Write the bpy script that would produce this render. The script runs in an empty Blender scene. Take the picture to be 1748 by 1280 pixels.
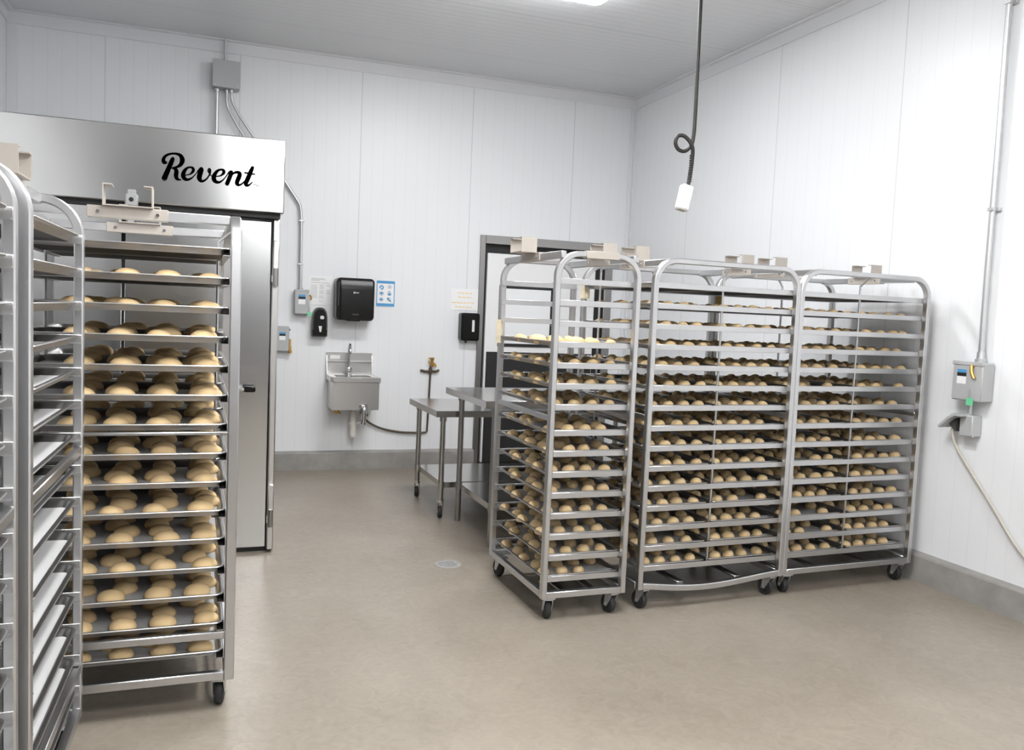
import bpy, math, random
import numpy as np
from mathutils import Vector, Matrix

# ------------------------------------------------------------------ camera
C = bpy.context.scene.collection
sc = bpy.context.scene
F_PX = 1448.277
cam_d = bpy.data.cameras.new('camera')
cam_d.sensor_width = 36.0
cam_d.lens = F_PX / 1748 * 36
cam_d.clip_start = 0.05
cam = bpy.data.objects.new('camera', cam_d)
C.objects.link(cam)


def _rot(a, b, c):
    ca, sa, cb, sb, cc, s2 = math.cos(a), math.sin(a), math.cos(b), math.sin(b), math.cos(c), math.sin(c)
    r = Vector((ca, -sa, 0)); f0 = Vector((sa, ca, 0)); u0 = Vector((0, 0, 1))
    f = f0 * cb - u0 * sb; u = u0 * cb + f0 * sb
    return r * cc + u * s2, u * cc - r * s2, f


_r, _u, _f = _rot(math.radians(20.322), math.radians(4.187), math.radians(2.439))
cam.matrix_world = Matrix(((_r.x, _u.x, -_f.x, 0), (_r.y, _u.y, -_f.y, 0), (_r.z, _u.z, -_f.z, 1.5), (0, 0, 0, 1)))
sc.camera = cam

# ------------------------------------------------------------------ world, exposure
w = bpy.data.worlds.new('world'); sc.world = w; w.use_nodes = True
w.node_tree.nodes['Background'].inputs[0].default_value = (.8, .85, .9, 1)
w.node_tree.nodes['Background'].inputs[1].default_value = 0.2
sc.view_settings.view_transform = 'Standard'
sc.view_settings.look = 'None'
sc.view_settings.gamma = 1
sc.view_settings.use_curve_mapping = False
sc.view_settings.exposure = 0.0
LIGHT_POWER = 60.0           # radiance of the ceiling light diffusers
# ceiling lights: (x, y, long axis, length)
LIGHTS = [(1.90, 5.275, 'x', 1.26), (.80, 2.0, 'y', 1.25), (.85, -.5, 'y', 1.25), (.95, -2.9, 'y', 1.25),
          (1.60, 2.6, 'y', 1.25), (1.70, -1.6, 'y', 1.25)]  # leading one here: unseen lamp added to deepen shade under the racks

XL, XR, YB, YF, ZC = -1.45, 4.09, 7.79, -4.0, 3.695      # room

# ------------------------------------------------------------------ materials


def mat(name, col, rough=.5, metal=0.0, spec=.5, emit=None, strength=0, noise=None, bump=None, aniso=0, coat=0):
    m = bpy.data.materials.new(name); m.use_nodes = True
    nt = m.node_tree; b = nt.nodes['Principled BSDF']
    b.inputs['Base Color'].default_value = (*col, 1)
    b.inputs['Roughness'].default_value = rough
    b.inputs['Metallic'].default_value = metal
    b.inputs['Specular IOR Level'].default_value = spec
    if coat:
        b.inputs['Coat Weight'].default_value = coat
    if emit:
        b.inputs['Emission Color'].default_value = (*emit, 1)
        b.inputs['Emission Strength'].default_value = strength
    tc = nt.nodes.new('ShaderNodeTexCoord')
    if noise:            # (scale, amount, (sx,sy,sz))
        mp = nt.nodes.new('ShaderNodeMapping'); mp.inputs['Scale'].default_value = noise[2]
        n = nt.nodes.new('ShaderNodeTexNoise'); n.inputs['Scale'].default_value = noise[0]; n.inputs['Detail'].default_value = 4
        nt.links.new(tc.outputs['Object'], mp.inputs[0]); nt.links.new(mp.outputs[0], n.inputs['Vector'])
        mx = nt.nodes.new('ShaderNodeMix'); mx.data_type = 'RGBA'
        mx.inputs[6].default_value = (*[c * (1 - noise[1]) for c in col], 1)
        mx.inputs[7].default_value = (*[min(1, c * (1 + noise[1])) for c in col], 1)
        nt.links.new(n.outputs['Fac'], mx.inputs[0]); nt.links.new(mx.outputs[2], b.inputs['Base Color'])
    if bump:             # (scale, strength, distance, (sx,sy,sz))
        mp = nt.nodes.new('ShaderNodeMapping'); mp.inputs['Scale'].default_value = bump[3]
        n = nt.nodes.new('ShaderNodeTexNoise'); n.inputs['Scale'].default_value = bump[0]; n.inputs['Detail'].default_value = 3
        nt.links.new(tc.outputs['Object'], mp.inputs[0]); nt.links.new(mp.outputs[0], n.inputs['Vector'])
        bp = nt.nodes.new('ShaderNodeBump'); bp.inputs['Strength'].default_value = bump[1]; bp.inputs['Distance'].default_value = bump[2]
        nt.links.new(n.outputs['Fac'], bp.inputs['Height']); nt.links.new(bp.outputs[0], b.inputs['Normal'])
    if aniso:
        b.inputs['Anisotropic'].default_value = aniso
        tg = nt.nodes.new('ShaderNodeTangent'); tg.direction_type = 'UV_MAP'
        nt.links.new(tg.outputs[0], b.inputs['Tangent'])
        b.inputs['Anisotropic Rotation'].default_value = .25
    return m


def panel_mat(name, axis, pitch, phase, joint_pitch, joint_phase, col, dark, gm=.20, bs=.16):
    """ribbed insulated wall panel: shallow narrow grooves every pitch, a deeper joint every joint_pitch"""
    m = bpy.data.materials.new(name); m.use_nodes = True
    nt = m.node_tree; b = nt.nodes['Principled BSDF']; N = nt.nodes.new; L = nt.links.new
    b.inputs['Roughness'].default_value = .38
    tc = N('ShaderNodeTexCoord'); sp = N('ShaderNodeSeparateXYZ'); L(tc.outputs['Object'], sp.inputs[0])

    def math_(op, a, v=None, v2=None):
        n = N('ShaderNodeMath'); n.operation = op
        if hasattr(a, 'links'): L(a, n.inputs[0])
        else: n.inputs[0].default_value = a
        if v is not None:
            if hasattr(v, 'links'): L(v, n.inputs[1])
            else: n.inputs[1].default_value = v
        if v2 is not None: n.inputs[2].default_value = v2
        return n.outputs[0]

    def line(p, ph, width):          # 1 on the line, 0 off it, soft edges
        t = math_('ADD', sp.outputs[axis], -ph)
        t = math_('DIVIDE', t, p)
        t = math_('ADD', t, .5)
        t = math_('FRACT', t)
        t = math_('SUBTRACT', t, .5)
        t = math_('ABSOLUTE', t)
        t = math_('MULTIPLY', t, p / width)
        t = math_('SUBTRACT', 1.0, t)
        return math_('MAXIMUM', t, 0.0)
    g = line(pitch, phase, .007)
    j = line(joint_pitch, joint_phase, .006)
    rib = line(pitch, phase + pitch * .5, .010)
    mx = N('ShaderNodeMix'); mx.data_type = 'RGBA'
    mx.inputs[6].default_value = (*col, 1); mx.inputs[7].default_value = (*[c * dark for c in col], 1)
    L(math_('MULTIPLY', g, gm), mx.inputs[0])
    mx2 = N('ShaderNodeMix'); mx2.data_type = 'RGBA'
    L(mx.outputs[2], mx2.inputs[6]); mx2.inputs[7].default_value = (*[c * .45 for c in col], 1)
    L(math_('MULTIPLY', j, .45), mx2.inputs[0])
    L(mx2.outputs[2], b.inputs['Base Color'])
    h = math_('SUBTRACT', math_('MULTIPLY', rib, .7), math_('ADD', g, j))
    bp = N('ShaderNodeBump'); bp.inputs['Strength'].default_value = bs; bp.inputs['Distance'].default_value = .002
    L(h, bp.inputs['Height']); L(bp.outputs[0], b.inputs['Normal'])
    return m


WHITE = (.80, .81, .825)
M = {}
M['wall_x'] = panel_mat('white_ribbed_panel_x', 0, .1045, .295, 1.045, .295, WHITE, .80)
M['wall_y'] = panel_mat('white_ribbed_panel_y', 1, .1226, 5.482, 1.226, 5.482, WHITE, .80)
M['ceil'] = panel_mat('white_ribbed_ceiling', 1, .085, 6.05, 1.0575, 6.05, (.72, .728, .74), .80, .45, .45)
M['trim'] = mat('white_trim', (.75, .757, .775), .4)
M['floor'] = None
M['concrete'] = mat('concrete_curb', (.29, .28, .262), .75, noise=(9, .30, (1, 1, 1)), bump=(30, .5, .004, (1, 1, 1)))
M['alu'] = mat('satin_aluminium', (.60, .60, .605), .32, 1.0, noise=(6, .06, (1, 1, 1)), bump=(60, .06, .001, (1, 1, 1)))
M['steel'] = mat('brushed_stainless', (.58, .58, .575), .19, 1.0, aniso=.45, noise=(2.0, .05, (1, 1, .6)))
M['steel2'] = mat('stainless_sheet', (.66, .65, .635), .32, 1.0, noise=(3, .05, (1, 1, 1)))
M['steel_dark'] = mat('dark_stainless', (.36, .35, .34), .35, 1.0)
M['table'] = mat('polished_table_steel', (.52, .51, .495), .17, 1.0, noise=(3, .05, (1, 1, 1)))
M['chrome'] = mat('chrome', (.72, .72, .72), .15, 1.0)
M['beige'] = mat('beige_zinc_plate', (.45, .41, .365), .5, .35)
M['pan'] = mat('sheet_pan_metal', (.47, .46, .45), .40, 1.0, noise=(14, .12, (1, 1, 1)))
M['pan_base'] = mat('dark_pan_base', (.035, .032, .03), .6, .3, noise=(14, .3, (1, 1, 1)))
M['paper'] = mat('pan_liner_paper', (.60, .60, .595), .55, noise=(5, .05, (1, 1, 1)), bump=(7, .15, .004, (1, 1, 1)))
M['bun'] = mat('oval_roll_crust', (.83, .605, .325), .62, spec=.25, noise=(30, .08, (1, 1, 1)), bump=(160, .25, .0012, (1, 1, 1)))
M['dough'] = mat('dough_ball_crust', (.82, .605, .335), .62, spec=.25, noise=(30, .08, (1, 1, 1)), bump=(160, .25, .001, (1, 1, 1)))
M['black'] = mat('black_gloss_plastic', (.008, .0075, .007), .25, spec=.22)
M['blackmat'] = mat('black_rubber', (.02, .02, .02), .65)
M['smoke'] = mat('smoked_plastic', (.07, .068, .066), .28, spec=.3)
M['grey_paint'] = mat('grey_enamel', (.43, .435, .44), .42)
M['zinc'] = mat('zinc_conduit', (.60, .605, .61), .4, .8)
M['white'] = mat('white_plastic', (.84, .84, .84), .35)
M['offwhite'] = mat('offwhite_pvc', (.80, .77, .71), .4)
M['sheet'] = mat('printed_paper', (.86, .86, .86), .5)
M['brass'] = mat('brass', (.60, .36, .10), .35, .9)
M['copper'] = mat('aged_copper_pipe', (.13, .10, .075), .45, .7)
M['blue'] = mat('blue_print', (.07, .30, .58), .5)
M['green'] = mat('green_tag', (.16, .62, .33), .5)
M['yellow'] = mat('orange_print', (.84, .66, .36), .5)
M['ink'] = mat('grey_print', (.56, .56, .56), .6)
M['ink2'] = mat('pale_grey_print', (.71, .71, .715), .6)
M['logo'] = mat('black_lettering', (.008, .008, .008), .4)
M['cream_tag'] = mat('cream_tag', (.78, .70, .52), .6, noise=(60, .25, (1, 1, 1)))
M['brown_tag'] = mat('brown_tag', (.42, .27, .09), .6, noise=(60, .25, (1, 1, 1)))
M['cable'] = mat('tan_cable', (.50, .47, .41), .5)
M['cord'] = mat('black_cord', (.022, .02, .017), .5)
M['acrylic'] = mat('frosted_white_pane', (.86, .87, .88), .12)
M['dark_gap'] = mat('dark_gasket', (.015, .015, .015), .6)
M['reflection_grey'] = mat('dark_reflection_panel', (.06, .06, .063), .5)
M['diffuser'] = mat('lit_diffuser', (.9, .9, .9), .5, emit=(.985, .99, 1), strength=LIGHT_POWER)


def floor_mat():
    m = bpy.data.materials.new('trowelled_epoxy_floor'); m.use_nodes = True
    nt = m.node_tree; b = nt.nodes['Principled BSDF']; N = nt.nodes.new; L = nt.links.new
    tc = N('ShaderNodeTexCoord')
    n1 = N('ShaderNodeTexNoise'); n1.inputs['Scale'].default_value = 1.3; n1.inputs['Detail'].default_value = 5; n1.inputs['Distortion'].default_value = .6
    n2 = N('ShaderNodeTexNoise'); n2.inputs['Scale'].default_value = 16; n2.inputs['Detail'].default_value = 6; n2.inputs['Distortion'].default_value = 1.6
    L(tc.outputs['Object'], n1.inputs['Vector']); L(tc.outputs['Object'], n2.inputs['Vector'])
    r = N('ShaderNodeValToRGB'); e = r.color_ramp.elements
    e[0].position = .3; e[0].color = (.225, .192, .152, 1); e[1].position = .72; e[1].color = (.335, .294, .240, 1)
    ad = N('ShaderNodeMath'); ad.operation = 'MULTIPLY_ADD'; ad.inputs[1].default_value = .45
    L(n2.outputs['Fac'], ad.inputs[0])
    ml = N('ShaderNodeMath'); ml.operation = 'MULTIPLY'; ml.inputs[1].default_value = .55; L(n1.outputs['Fac'], ml.inputs[0])
    L(ml.outputs[0], ad.inputs[2]); L(ad.outputs[0], r.inputs[0]); L(r.outputs[0], b.inputs['Base Color'])
    b.inputs['Roughness'].default_value = .34
    b.inputs['Specular IOR Level'].default_value = .5
    bp = N('ShaderNodeBump'); bp.inputs['Strength'].default_value = .32; bp.inputs['Distance'].default_value = .004
    L(n2.outputs['Fac'], bp.inputs['Height']); L(bp.outputs[0], b.inputs['Normal'])
    return m


M['floor'] = floor_mat()

# ------------------------------------------------------------------ mesh builder


class MB:
    def __init__(s):
        s.v = []; s.f = []

    def add(s, vs, fs):
        o = len(s.v)
        s.v += [tuple(p) for p in vs]; s.f += [tuple(i + o for i in f) for f in fs]
        return s

    def box(s, x0, x1, y0, y1, z0, z1, ch=0.0):
        if x0 > x1: x0, x1 = x1, x0
        if y0 > y1: y0, y1 = y1, y0
        if z0 > z1: z0, z1 = z1, z0
        if ch <= 0:
            return s.add([(x, y, z) for x in (x0, x1) for y in (y0, y1) for z in (z0, z1)],
                         [(0, 1, 3, 2), (4, 6, 7, 5), (0, 4, 5, 1), (2, 3, 7, 6), (0, 2, 6, 4), (1, 5, 7, 3)])
        ch = min(ch, (x1 - x0) * .49, (y1 - y0) * .49, (z1 - z0) * .49)
        vs = []; ix = {}
        for a in (0, 1):
            for b in (0, 1):
                for c in (0, 1):
                    X, Y, Z = (x0, x1)[a], (y0, y1)[b], (z0, z1)[c]
                    xi, yi, zi = X + (ch, -ch)[a], Y + (ch, -ch)[b], Z + (ch, -ch)[c]
                    ix[a, b, c, 0] = len(vs); vs.append((X, yi, zi))
                    ix[a, b, c, 1] = len(vs); vs.append((xi, Y, zi))
                    ix[a, b, c, 2] = len(vs); vs.append((xi, yi, Z))
        fs = []
        for a in (0, 1):
            q = [ix[a, 0, 0, 0], ix[a, 0, 1, 0], ix[a, 1, 1, 0], ix[a, 1, 0, 0]]; fs.append(q if a == 0 else q[::-1])
            q = [ix[0, a, 0, 1], ix[1, a, 0, 1], ix[1, a, 1, 1], ix[0, a, 1, 1]]; fs.append(q if a == 0 else q[::-1])
            q = [ix[0, 0, a, 2], ix[0, 1, a, 2], ix[1, 1, a, 2], ix[1, 0, a, 2]]; fs.append(q if a == 0 else q[::-1])
        for a in (0, 1):
            for b in (0, 1):
                fs.append((ix[a, b, 0, 0], ix[a, b, 1, 0], ix[a, b, 1, 1], ix[a, b, 0, 1]))
                fs.append((ix[a, 0, b, 0], ix[a, 1, b, 0], ix[a, 1, b, 2], ix[a, 0, b, 2]))
                fs.append((ix[0, a, b, 1], ix[1, a, b, 1], ix[1, a, b, 2], ix[0, a, b, 2]))
        for a in (0, 1):
            for b in (0, 1):
                for c in (0, 1):
                    fs.append((ix[a, b, c, 0], ix[a, b, c, 1], ix[a, b, c, 2]))
        return s.add(vs, fs)

    def sweep(s, path, sec, up=None, close=False):
        """sweep closed section [(a,b)] along path; a along the in-plane normal, b along the frame's up"""
        P = [Vector(p) for p in path]; n = len(P); k = len(sec); rings = []
        t0 = (P[1] - P[0]).normalized()
        U = Vector(up) if up else (Vector((0, 0, 1)) if abs(t0.z) < .9 else Vector((1, 0, 0)))
        for i in range(n):
            a = P[i] - P[i - 1] if i > 0 else P[1] - P[0]
            b = P[i + 1] - P[i] if i < n - 1 else P[-1] - P[-2]
            t = (a.normalized() + b.normalized()).normalized()
            if up is None:
                U = (U - t * U.dot(t)).normalized()
            S = t.cross(U).normalized(); B = S.cross(t).normalized() if up is None else U
            c = max(.3, math.cos(a.angle(b) / 2)) if 0 < i < n - 1 else 1
            rings.append([P[i] + S * (q[0] / (c if up else 1)) + B * q[1] for q in sec])
        o = len(s.v)
        vs = [p for r in rings for p in r]; fs = []
        for i in range(n - 1):
            for j in range(k):
                fs.append((i * k + j, i * k + (j + 1) % k, (i + 1) * k + (j + 1) % k, (i + 1) * k + j))
        fs.append(tuple(range(k))[::-1]); fs.append(tuple((n - 1) * k + j for j in range(k)))
        return s.add(vs, fs)

    def tube(s, path, r, n=8):
        sec = [(r * math.cos(2 * math.pi * i / n), r * math.sin(2 * math.pi * i / n)) for i in range(n)]
        return s.sweep(path, sec)

    def lathe(s, prof, c=(0, 0, 0), axis='z', n=20):
        k = len(prof); vs = []
        for i in range(n):
            a = 2 * math.pi * i / n; ca, sa = math.cos(a), math.sin(a)
            for r, h in prof:
                if axis == 'z': p = (r * ca, r * sa, h)
                elif axis == 'y': p = (r * ca, h, r * sa)
                else: p = (h, r * ca, r * sa)
                vs.append((p[0] + c[0], p[1] + c[1], p[2] + c[2]))
        fs = [(i * k + j, ((i + 1) % n) * k + j, ((i + 1) % n) * k + j + 1, i * k + j + 1) for i in range(n) for j in range(k - 1)]
        fs.append(tuple(i * k for i in range(n))[::-1]); fs.append(tuple(i * k + k - 1 for i in range(n)))
        return s.add(vs, fs)

    def prism(s, pts, d0, d1, plane='xz'):
        """closed outline extruded between depths d0 and d1 along the remaining axis"""
        def P(a, b, d):
            return {'xz': (a, d, b), 'yz': (d, a, b), 'xy': (a, b, d)}[plane]
        k = len(pts)
        vs = [P(a, b, d0) for a, b in pts] + [P(a, b, d1) for a, b in pts]
        fs = [tuple(range(k)), tuple(range(2 * k - 1, k - 1, -1))] + [(i, i + k, (i + 1) % k + k, (i + 1) % k) for i in range(k)]
        return s.add(vs, fs)

    def rot(s, origin, axis, ang):
        R = Matrix.Rotation(ang, 3, axis); o = Vector(origin)
        s.v = [tuple(R @ (Vector(p) - o) + o) for p in s.v]
        return s

    def move(s, d):
        s.v = [(p[0] + d[0], p[1] + d[1], p[2] + d[2]) for p in s.v]
        return s

    def mesh(s, name, m, smooth=True, uv=None):
        me = bpy.data.meshes.new(name)
        me.from_pydata(s.v, [], s.f)
        import bmesh
        bm = bmesh.new(); bm.from_mesh(me); bmesh.ops.recalc_face_normals(bm, faces=bm.faces); bm.to_mesh(me); bm.free()
        if m: me.materials.append(m)
        if smooth:
            me.polygons.foreach_set('use_smooth', [True] * len(me.polygons))
            me.set_sharp_from_angle(angle=math.radians(38))
        if uv:
            l = me.uv_layers.new(name='UVMap')
            co = me.vertices
            for lp in me.loops:
                p = co[lp.vertex_index].co
                l.data[lp.index].uv = (p['xyz'.index(uv[0])], p['xyz'.index(uv[1])])
        me.update()
        return me

    def build(s, name, m, parent=None, smooth=True, uv=None, loc=None):
        o = bpy.data.objects.new(name, s.mesh(name, m, smooth, uv))
        C.objects.link(o)
        if parent: o.parent = parent
        if loc: o.location = loc
        return o


def rrect(w, h, r, n=4, cx=0, cy=0):
    pts = []
    for sx, sy, a0 in ((1, 1, 0), (-1, 1, 90), (-1, -1, 180), (1, -1, 270)):
        for i in range(n + 1):
            a = math.radians(a0 + 90 * i / n)
            pts.append((cx + sx * (w / 2 - r) + r * math.cos(a), cy + sy * (h / 2 - r) + r * math.sin(a)))
    return pts


def tag(o, label, cat, group=None):
    o['label'] = label; o['category'] = cat
    if group: o['group'] = group
    return o


def thing(name, label, cat, loc=(0, 0, 0), rz=0.0, group=None):
    o = bpy.data.objects.new(name, None); C.objects.link(o)
    o.empty_display_size = .05; o.location = loc; o.rotation_euler = (0, 0, rz)
    return tag(o, label, cat, group)


def struct(name, mb, m, smooth=False):
    o = mb.build(name, m, smooth=smooth); o['kind'] = 'structure'
    return o


def arc(cx, cy, r, a0, a1, n=8):
    return [(cx + r * math.cos(math.radians(a0 + (a1 - a0) * i / n)), cy + r * math.sin(math.radians(a0 + (a1 - a0) * i / n))) for i in range(n + 1)]


def bez(p, n=16):
    """smooth curve through points (Catmull-Rom)"""
    P = [Vector(q) for q in p]; P = [P[0] * 2 - P[1]] + P + [P[-1] * 2 - P[-2]]; out = []
    for i in range(1, len(P) - 2):
        for k in range(n):
            t = k / n
            out.append(.5 * ((2 * P[i]) + (P[i + 1] - P[i - 1]) * t + (2 * P[i - 1] - 5 * P[i] + 4 * P[i + 1] - P[i + 2]) * t * t + (3 * P[i] - P[i - 1] - 3 * P[i + 1] + P[i + 2]) * t ** 3))
    out.append(P[-2]); return out


ORD = ['top', 'second', 'third', 'fourth', 'fifth', 'sixth', 'seventh', 'eighth', 'ninth', 'tenth', 'eleventh', 'twelfth', 'thirteenth', 'fourteenth', 'fifteenth']
ROW = ['front', 'second', 'third', 'fourth', 'fifth', 'sixth', 'seventh', 'eighth']

# ================================================================== ROOM
struct('floor', MB().box(XL - .1, XR + .1, YF - .1, YB + .1, -.1, 0), M['floor'])
struct('ceiling', MB().box(XL - .1, XR + .1, YF - .1, YB + .1, ZC, ZC + .1), M['ceil'])
DX0, DX1, DZ = 2.515, 3.87, 2.185          # door opening in the back wall
wb = MB().box(XL - .1, DX0, YB, YB + .12, 0, ZC).box(DX1, XR + .1, YB, YB + .12, 0, ZC).box(DX0, DX1, YB, YB + .12, DZ, ZC)
struct('wall_back', wb, M['wall_x'])
struct('wall_right', MB().box(XR, XR + .1, YF, YB, 0, ZC), M['wall_y'])
struct('wall_left', MB().box(XL - .1, XL, YF, YB, 0, ZC), M['wall_y'])
struct('wall_front', MB().box(XL, XR, YF - .1, YF, 0, ZC), M['wall_x'])
# unseen dark slats added behind the camera to darken the oven's reflection
fd = MB()
for i in range(31):
    fd.box(-1.30, 2.0 if i < 20 else .50, YF, YF + .02, .01 + i * .115, .115 + i * .115, .006)
struct('reflection_panel', fd, M['reflection_grey'])
# concrete curbs


def curb(name, a0, a1, fn):
    prof = [(0, 0), (.04, 0), (.04, .150), (.034, .158), (.0, .172)]
    mb = MB()
    n = 40
    rnd = random.Random(3)
    vs = []
    for i in range(n + 1):
        t = a0 + (a1 - a0) * i / n
        for d, z in prof:
            vs.append(fn(t, d + (rnd.uniform(-.0015, .0015) if d > 0 else 0), z + (rnd.uniform(-.002, .002) if z > 0 else 0)))
    k = len(prof)
    fs = [(i * k + j, i * k + j + 1, (i + 1) * k + j + 1, (i + 1) * k + j) for i in range(n) for j in range(k - 1)]
    fs += [tuple(range(k)), tuple(n * k + j for j in range(k))[::-1]]
    mb.add(vs, fs)
    return struct(name, mb, M['concrete'])


curb('baseboard_back', XL, DX0 - .005, lambda t, d, z: (t, YB - d, z))
curb('baseboard_right', YF, YB, lambda t, d, z: (XR - d, t, z))
struct('trim_1', MB().box(XL, XR, YB - .010, YB, ZC - .105, ZC, .003).box(XL, XR, YB - .05, YB, ZC - .012, ZC, .003), M['trim'])
struct('trim_2', MB().box(XR - .010, XR, YF, YB - .01, ZC - .105, ZC, .003).box(XR - .05, XR, YF, YB - .05, ZC - .012, ZC, .003), M['trim'])
struct('trim_3', MB().box(XL, XL + .05, YF, YB - .05, ZC - .012, ZC, .003).box(XL, XL + .012, YF, YB - .012, ZC - .09, ZC - .012, .003), M['trim'])
struct('trim_4', MB().box(XL, XL + .075, YB - .012, YB, .17, ZC - .105, .003), M['trim'])
struct('trim_5', MB().box(XR - .05, XR, YB - .010, YB, .17, ZC - .105, .003).box(XR - .010, XR, YB - .05, YB - .01, .17, ZC - .105, .003), M['trim'])

# ------------------------------------------------------------------ ceiling lights
LN = ['long white ceiling light above the work tables', 'white ceiling light over the open floor before the oven', 'white ceiling light in the middle of the room near the front',
      'white ceiling light next to the added dark panel behind the camera', 'unseen ceiling light added to deepen shade under the wide racks', 'white ceiling light nearest the right wall and front wall']
for i, (x, y, ax, ln) in enumerate(LIGHTS):
    t = thing('ceiling_light', LN[i], 'ceiling light', (x, y, ZC), 0, 'ceiling lights')
    MB().prism(rrect(*((ln, .30) if ax == 'x' else (.30, ln)), .05), -.055, 0, 'xy').build('housing', M['white'], t)
    MB().prism(rrect(*((ln - .012, .288) if ax == 'x' else (.288, ln - .012)), .05), -.085, -.0555, 'xy').build('diffuser', M['diffuser'], t)

# ------------------------------------------------------------------ door in the back wall
dr = thing('door_1', 'white swing door with black window frame behind the tables', 'door', ((DX0 + DX1) / 2, YB, 0)); dr['kind'] = 'structure'
hw = (DX1 - DX0) / 2
fr = MB()
fr.box(-hw - .012, -hw + .040, -.022, .11, 0, DZ + .045, .003).box(hw - .040, hw + .045, -.022, .11, 0, DZ + .045, .003).box(-hw + .040, hw - .040, -.022, .11, DZ - .035, DZ + .045, .003)
fr.build('door_frame', M['steel_dark'], dr)
MB().box(-hw + .040, hw - .04, .04, .10, .01, DZ - .035).build('gasket', M['dark_gap'], dr)
LW0, LW1 = -hw + .075, hw - .13
leaf = MB().box(LW0, LW1, .008, .04, .03, DZ - .12, .004)
leaf.build('door_leaf', M['white'], dr)
wx0, wx1, wz0, wz1 = LW0 + .13, LW0 + .70, 1.17, 1.765
wf = MB()
wf.box(wx0, wx1, -.006, .012, wz1 - .03, wz1, .003).box(wx0, wx1, -.006, .012, wz0, wz0 + .03, .003)
wf.box(wx0, wx0 + .03, -.006, .012, wz0 + .03, wz1 - .03, .003).box(wx1 - .03, wx1, -.006, .012, wz0 + .03, wz1 - .03, .003)
wf.build('window_frame', M['dark_gap'], dr)
MB().box(wx0 + .03, wx1 - .03, .0, .0075, wz0 + .03, wz1 - .03).build('window_pane', M['acrylic'], dr)
MB().box(LW0 + .02, LW1 - .01, -.004, .0075, .028, 1.115, .003).build('kick_plate', M['dark_gap'], dr)

# ------------------------------------------------------------------ floor drain
fdn = thing('floor_drain', 'small round grey drain set in the beige floor', 'drain', (1.40, 4.735, 0))
MB().lathe([(.001, .001), (.082, .001), (.080, .004), (.062, .004), (.060, .002), (.001, .002)], n=32).build('rim', M['concrete'], fdn)
g = MB()
for i in range(7):
    xx = -.045 + i * .015; hl = math.sqrt(max(.0004, .057 ** 2 - xx * xx))
    g.box(xx - .005, xx + .005, -hl, hl, .002, .005)
g.build('grate', M['zinc'], fdn)

# ================================================================== OVEN
OY = 5.21
ov = thing('rack_oven', 'large stainless steel rack oven standing at the back left', 'oven', (-.35, OY, 0))
ox = lambda x: x + .35
OXL = -1.30
MB().box(ox(OXL), ox(.44), .06, 1.75, .02, 2.02, .004).build('body', M['steel2'], ov, uv='xz')
hd = MB().box(ox(OXL), ox(.447), -.11, 1.75, 2.012, 2.425, .006)
header = hd.build('header', M['steel'], ov, uv='xz')
MB().box(ox(OXL), ox(.43), -.075, .06, 1.985, 2.012).build('header_gasket', M['dark_gap'], ov)
MB().box(ox(.395), ox(.432), -.03, .06, .02, 1.985, .006).build('door_jamb', M['steel2'], ov, uv='xz')
d1 = MB().box(ox(-.398), ox(.392), 0, .055, .03, 1.975, .006).build('oven_door', M['steel'], ov, uv='xz')
MB().box(ox(OXL), ox(-.408), 0, .055, .03, 1.975, .006).build('side_panel', M['steel'], ov, uv='xz')
MB().box(ox(-.408), ox(-.398), .02, .055, .03, 1.975).build('door_seam', M['dark_gap'], ov)
MB().box(ox(OXL), ox(.43), .03, 1.7, 0, .03).build('plinth', M['dark_gap'], ov)
hn = MB().tube([(ox(.13), -.01, .99), (ox(.13), -.06, .99), (ox(.225), -.07, .99), (ox(.265), -.07, .99)], .012, 10)
h0 = hn.build('door_handle', M['chrome'], d1)
MB().box(ox(.245), ox(.312), -.085, -.05, .975, 1.008, .007).build('grip', M['black'], h0)
for z0, z1 in ((1.60, 1.86), (.17, .42)):
    hb = MB().box(ox(.397), ox(.430), -.055, -.03, z0, z1, .005).box(ox(.392), ox(.40), -.045, .0, z0 + .02, z0 + .06).build('hinge', M['steel2'], ov)
    MB().lathe([(.014, z0 - .004), (.014, z0 + .10)], (ox(.413), -.055, 0), n=12).build('hinge_knuckle', M['steel_dark'], hb)
lh = MB().box(ox(-.387), ox(-.322), -.150, -.112, 1.985, 2.055, .008).box(ox(-.375), ox(-.333), -.135, -.115, 2.05, 2.078, .004).box(ox(-.372), ox(-.340), -.14, -.118, 1.865, 1.99, .003).box(ox(-.395), ox(-.318), -.145, -.115, 1.855, 1.868, .003)
lhk = lh.build('lift_hook', M['grey_paint'], ov)
MB().lathe([(.001, -.1515), (.012, -.1510), (.013, -.149)], (ox(-.355), 0, 2.022), 'y', 14).build('hook_slot', M['dark_gap'], lhk)
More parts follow.
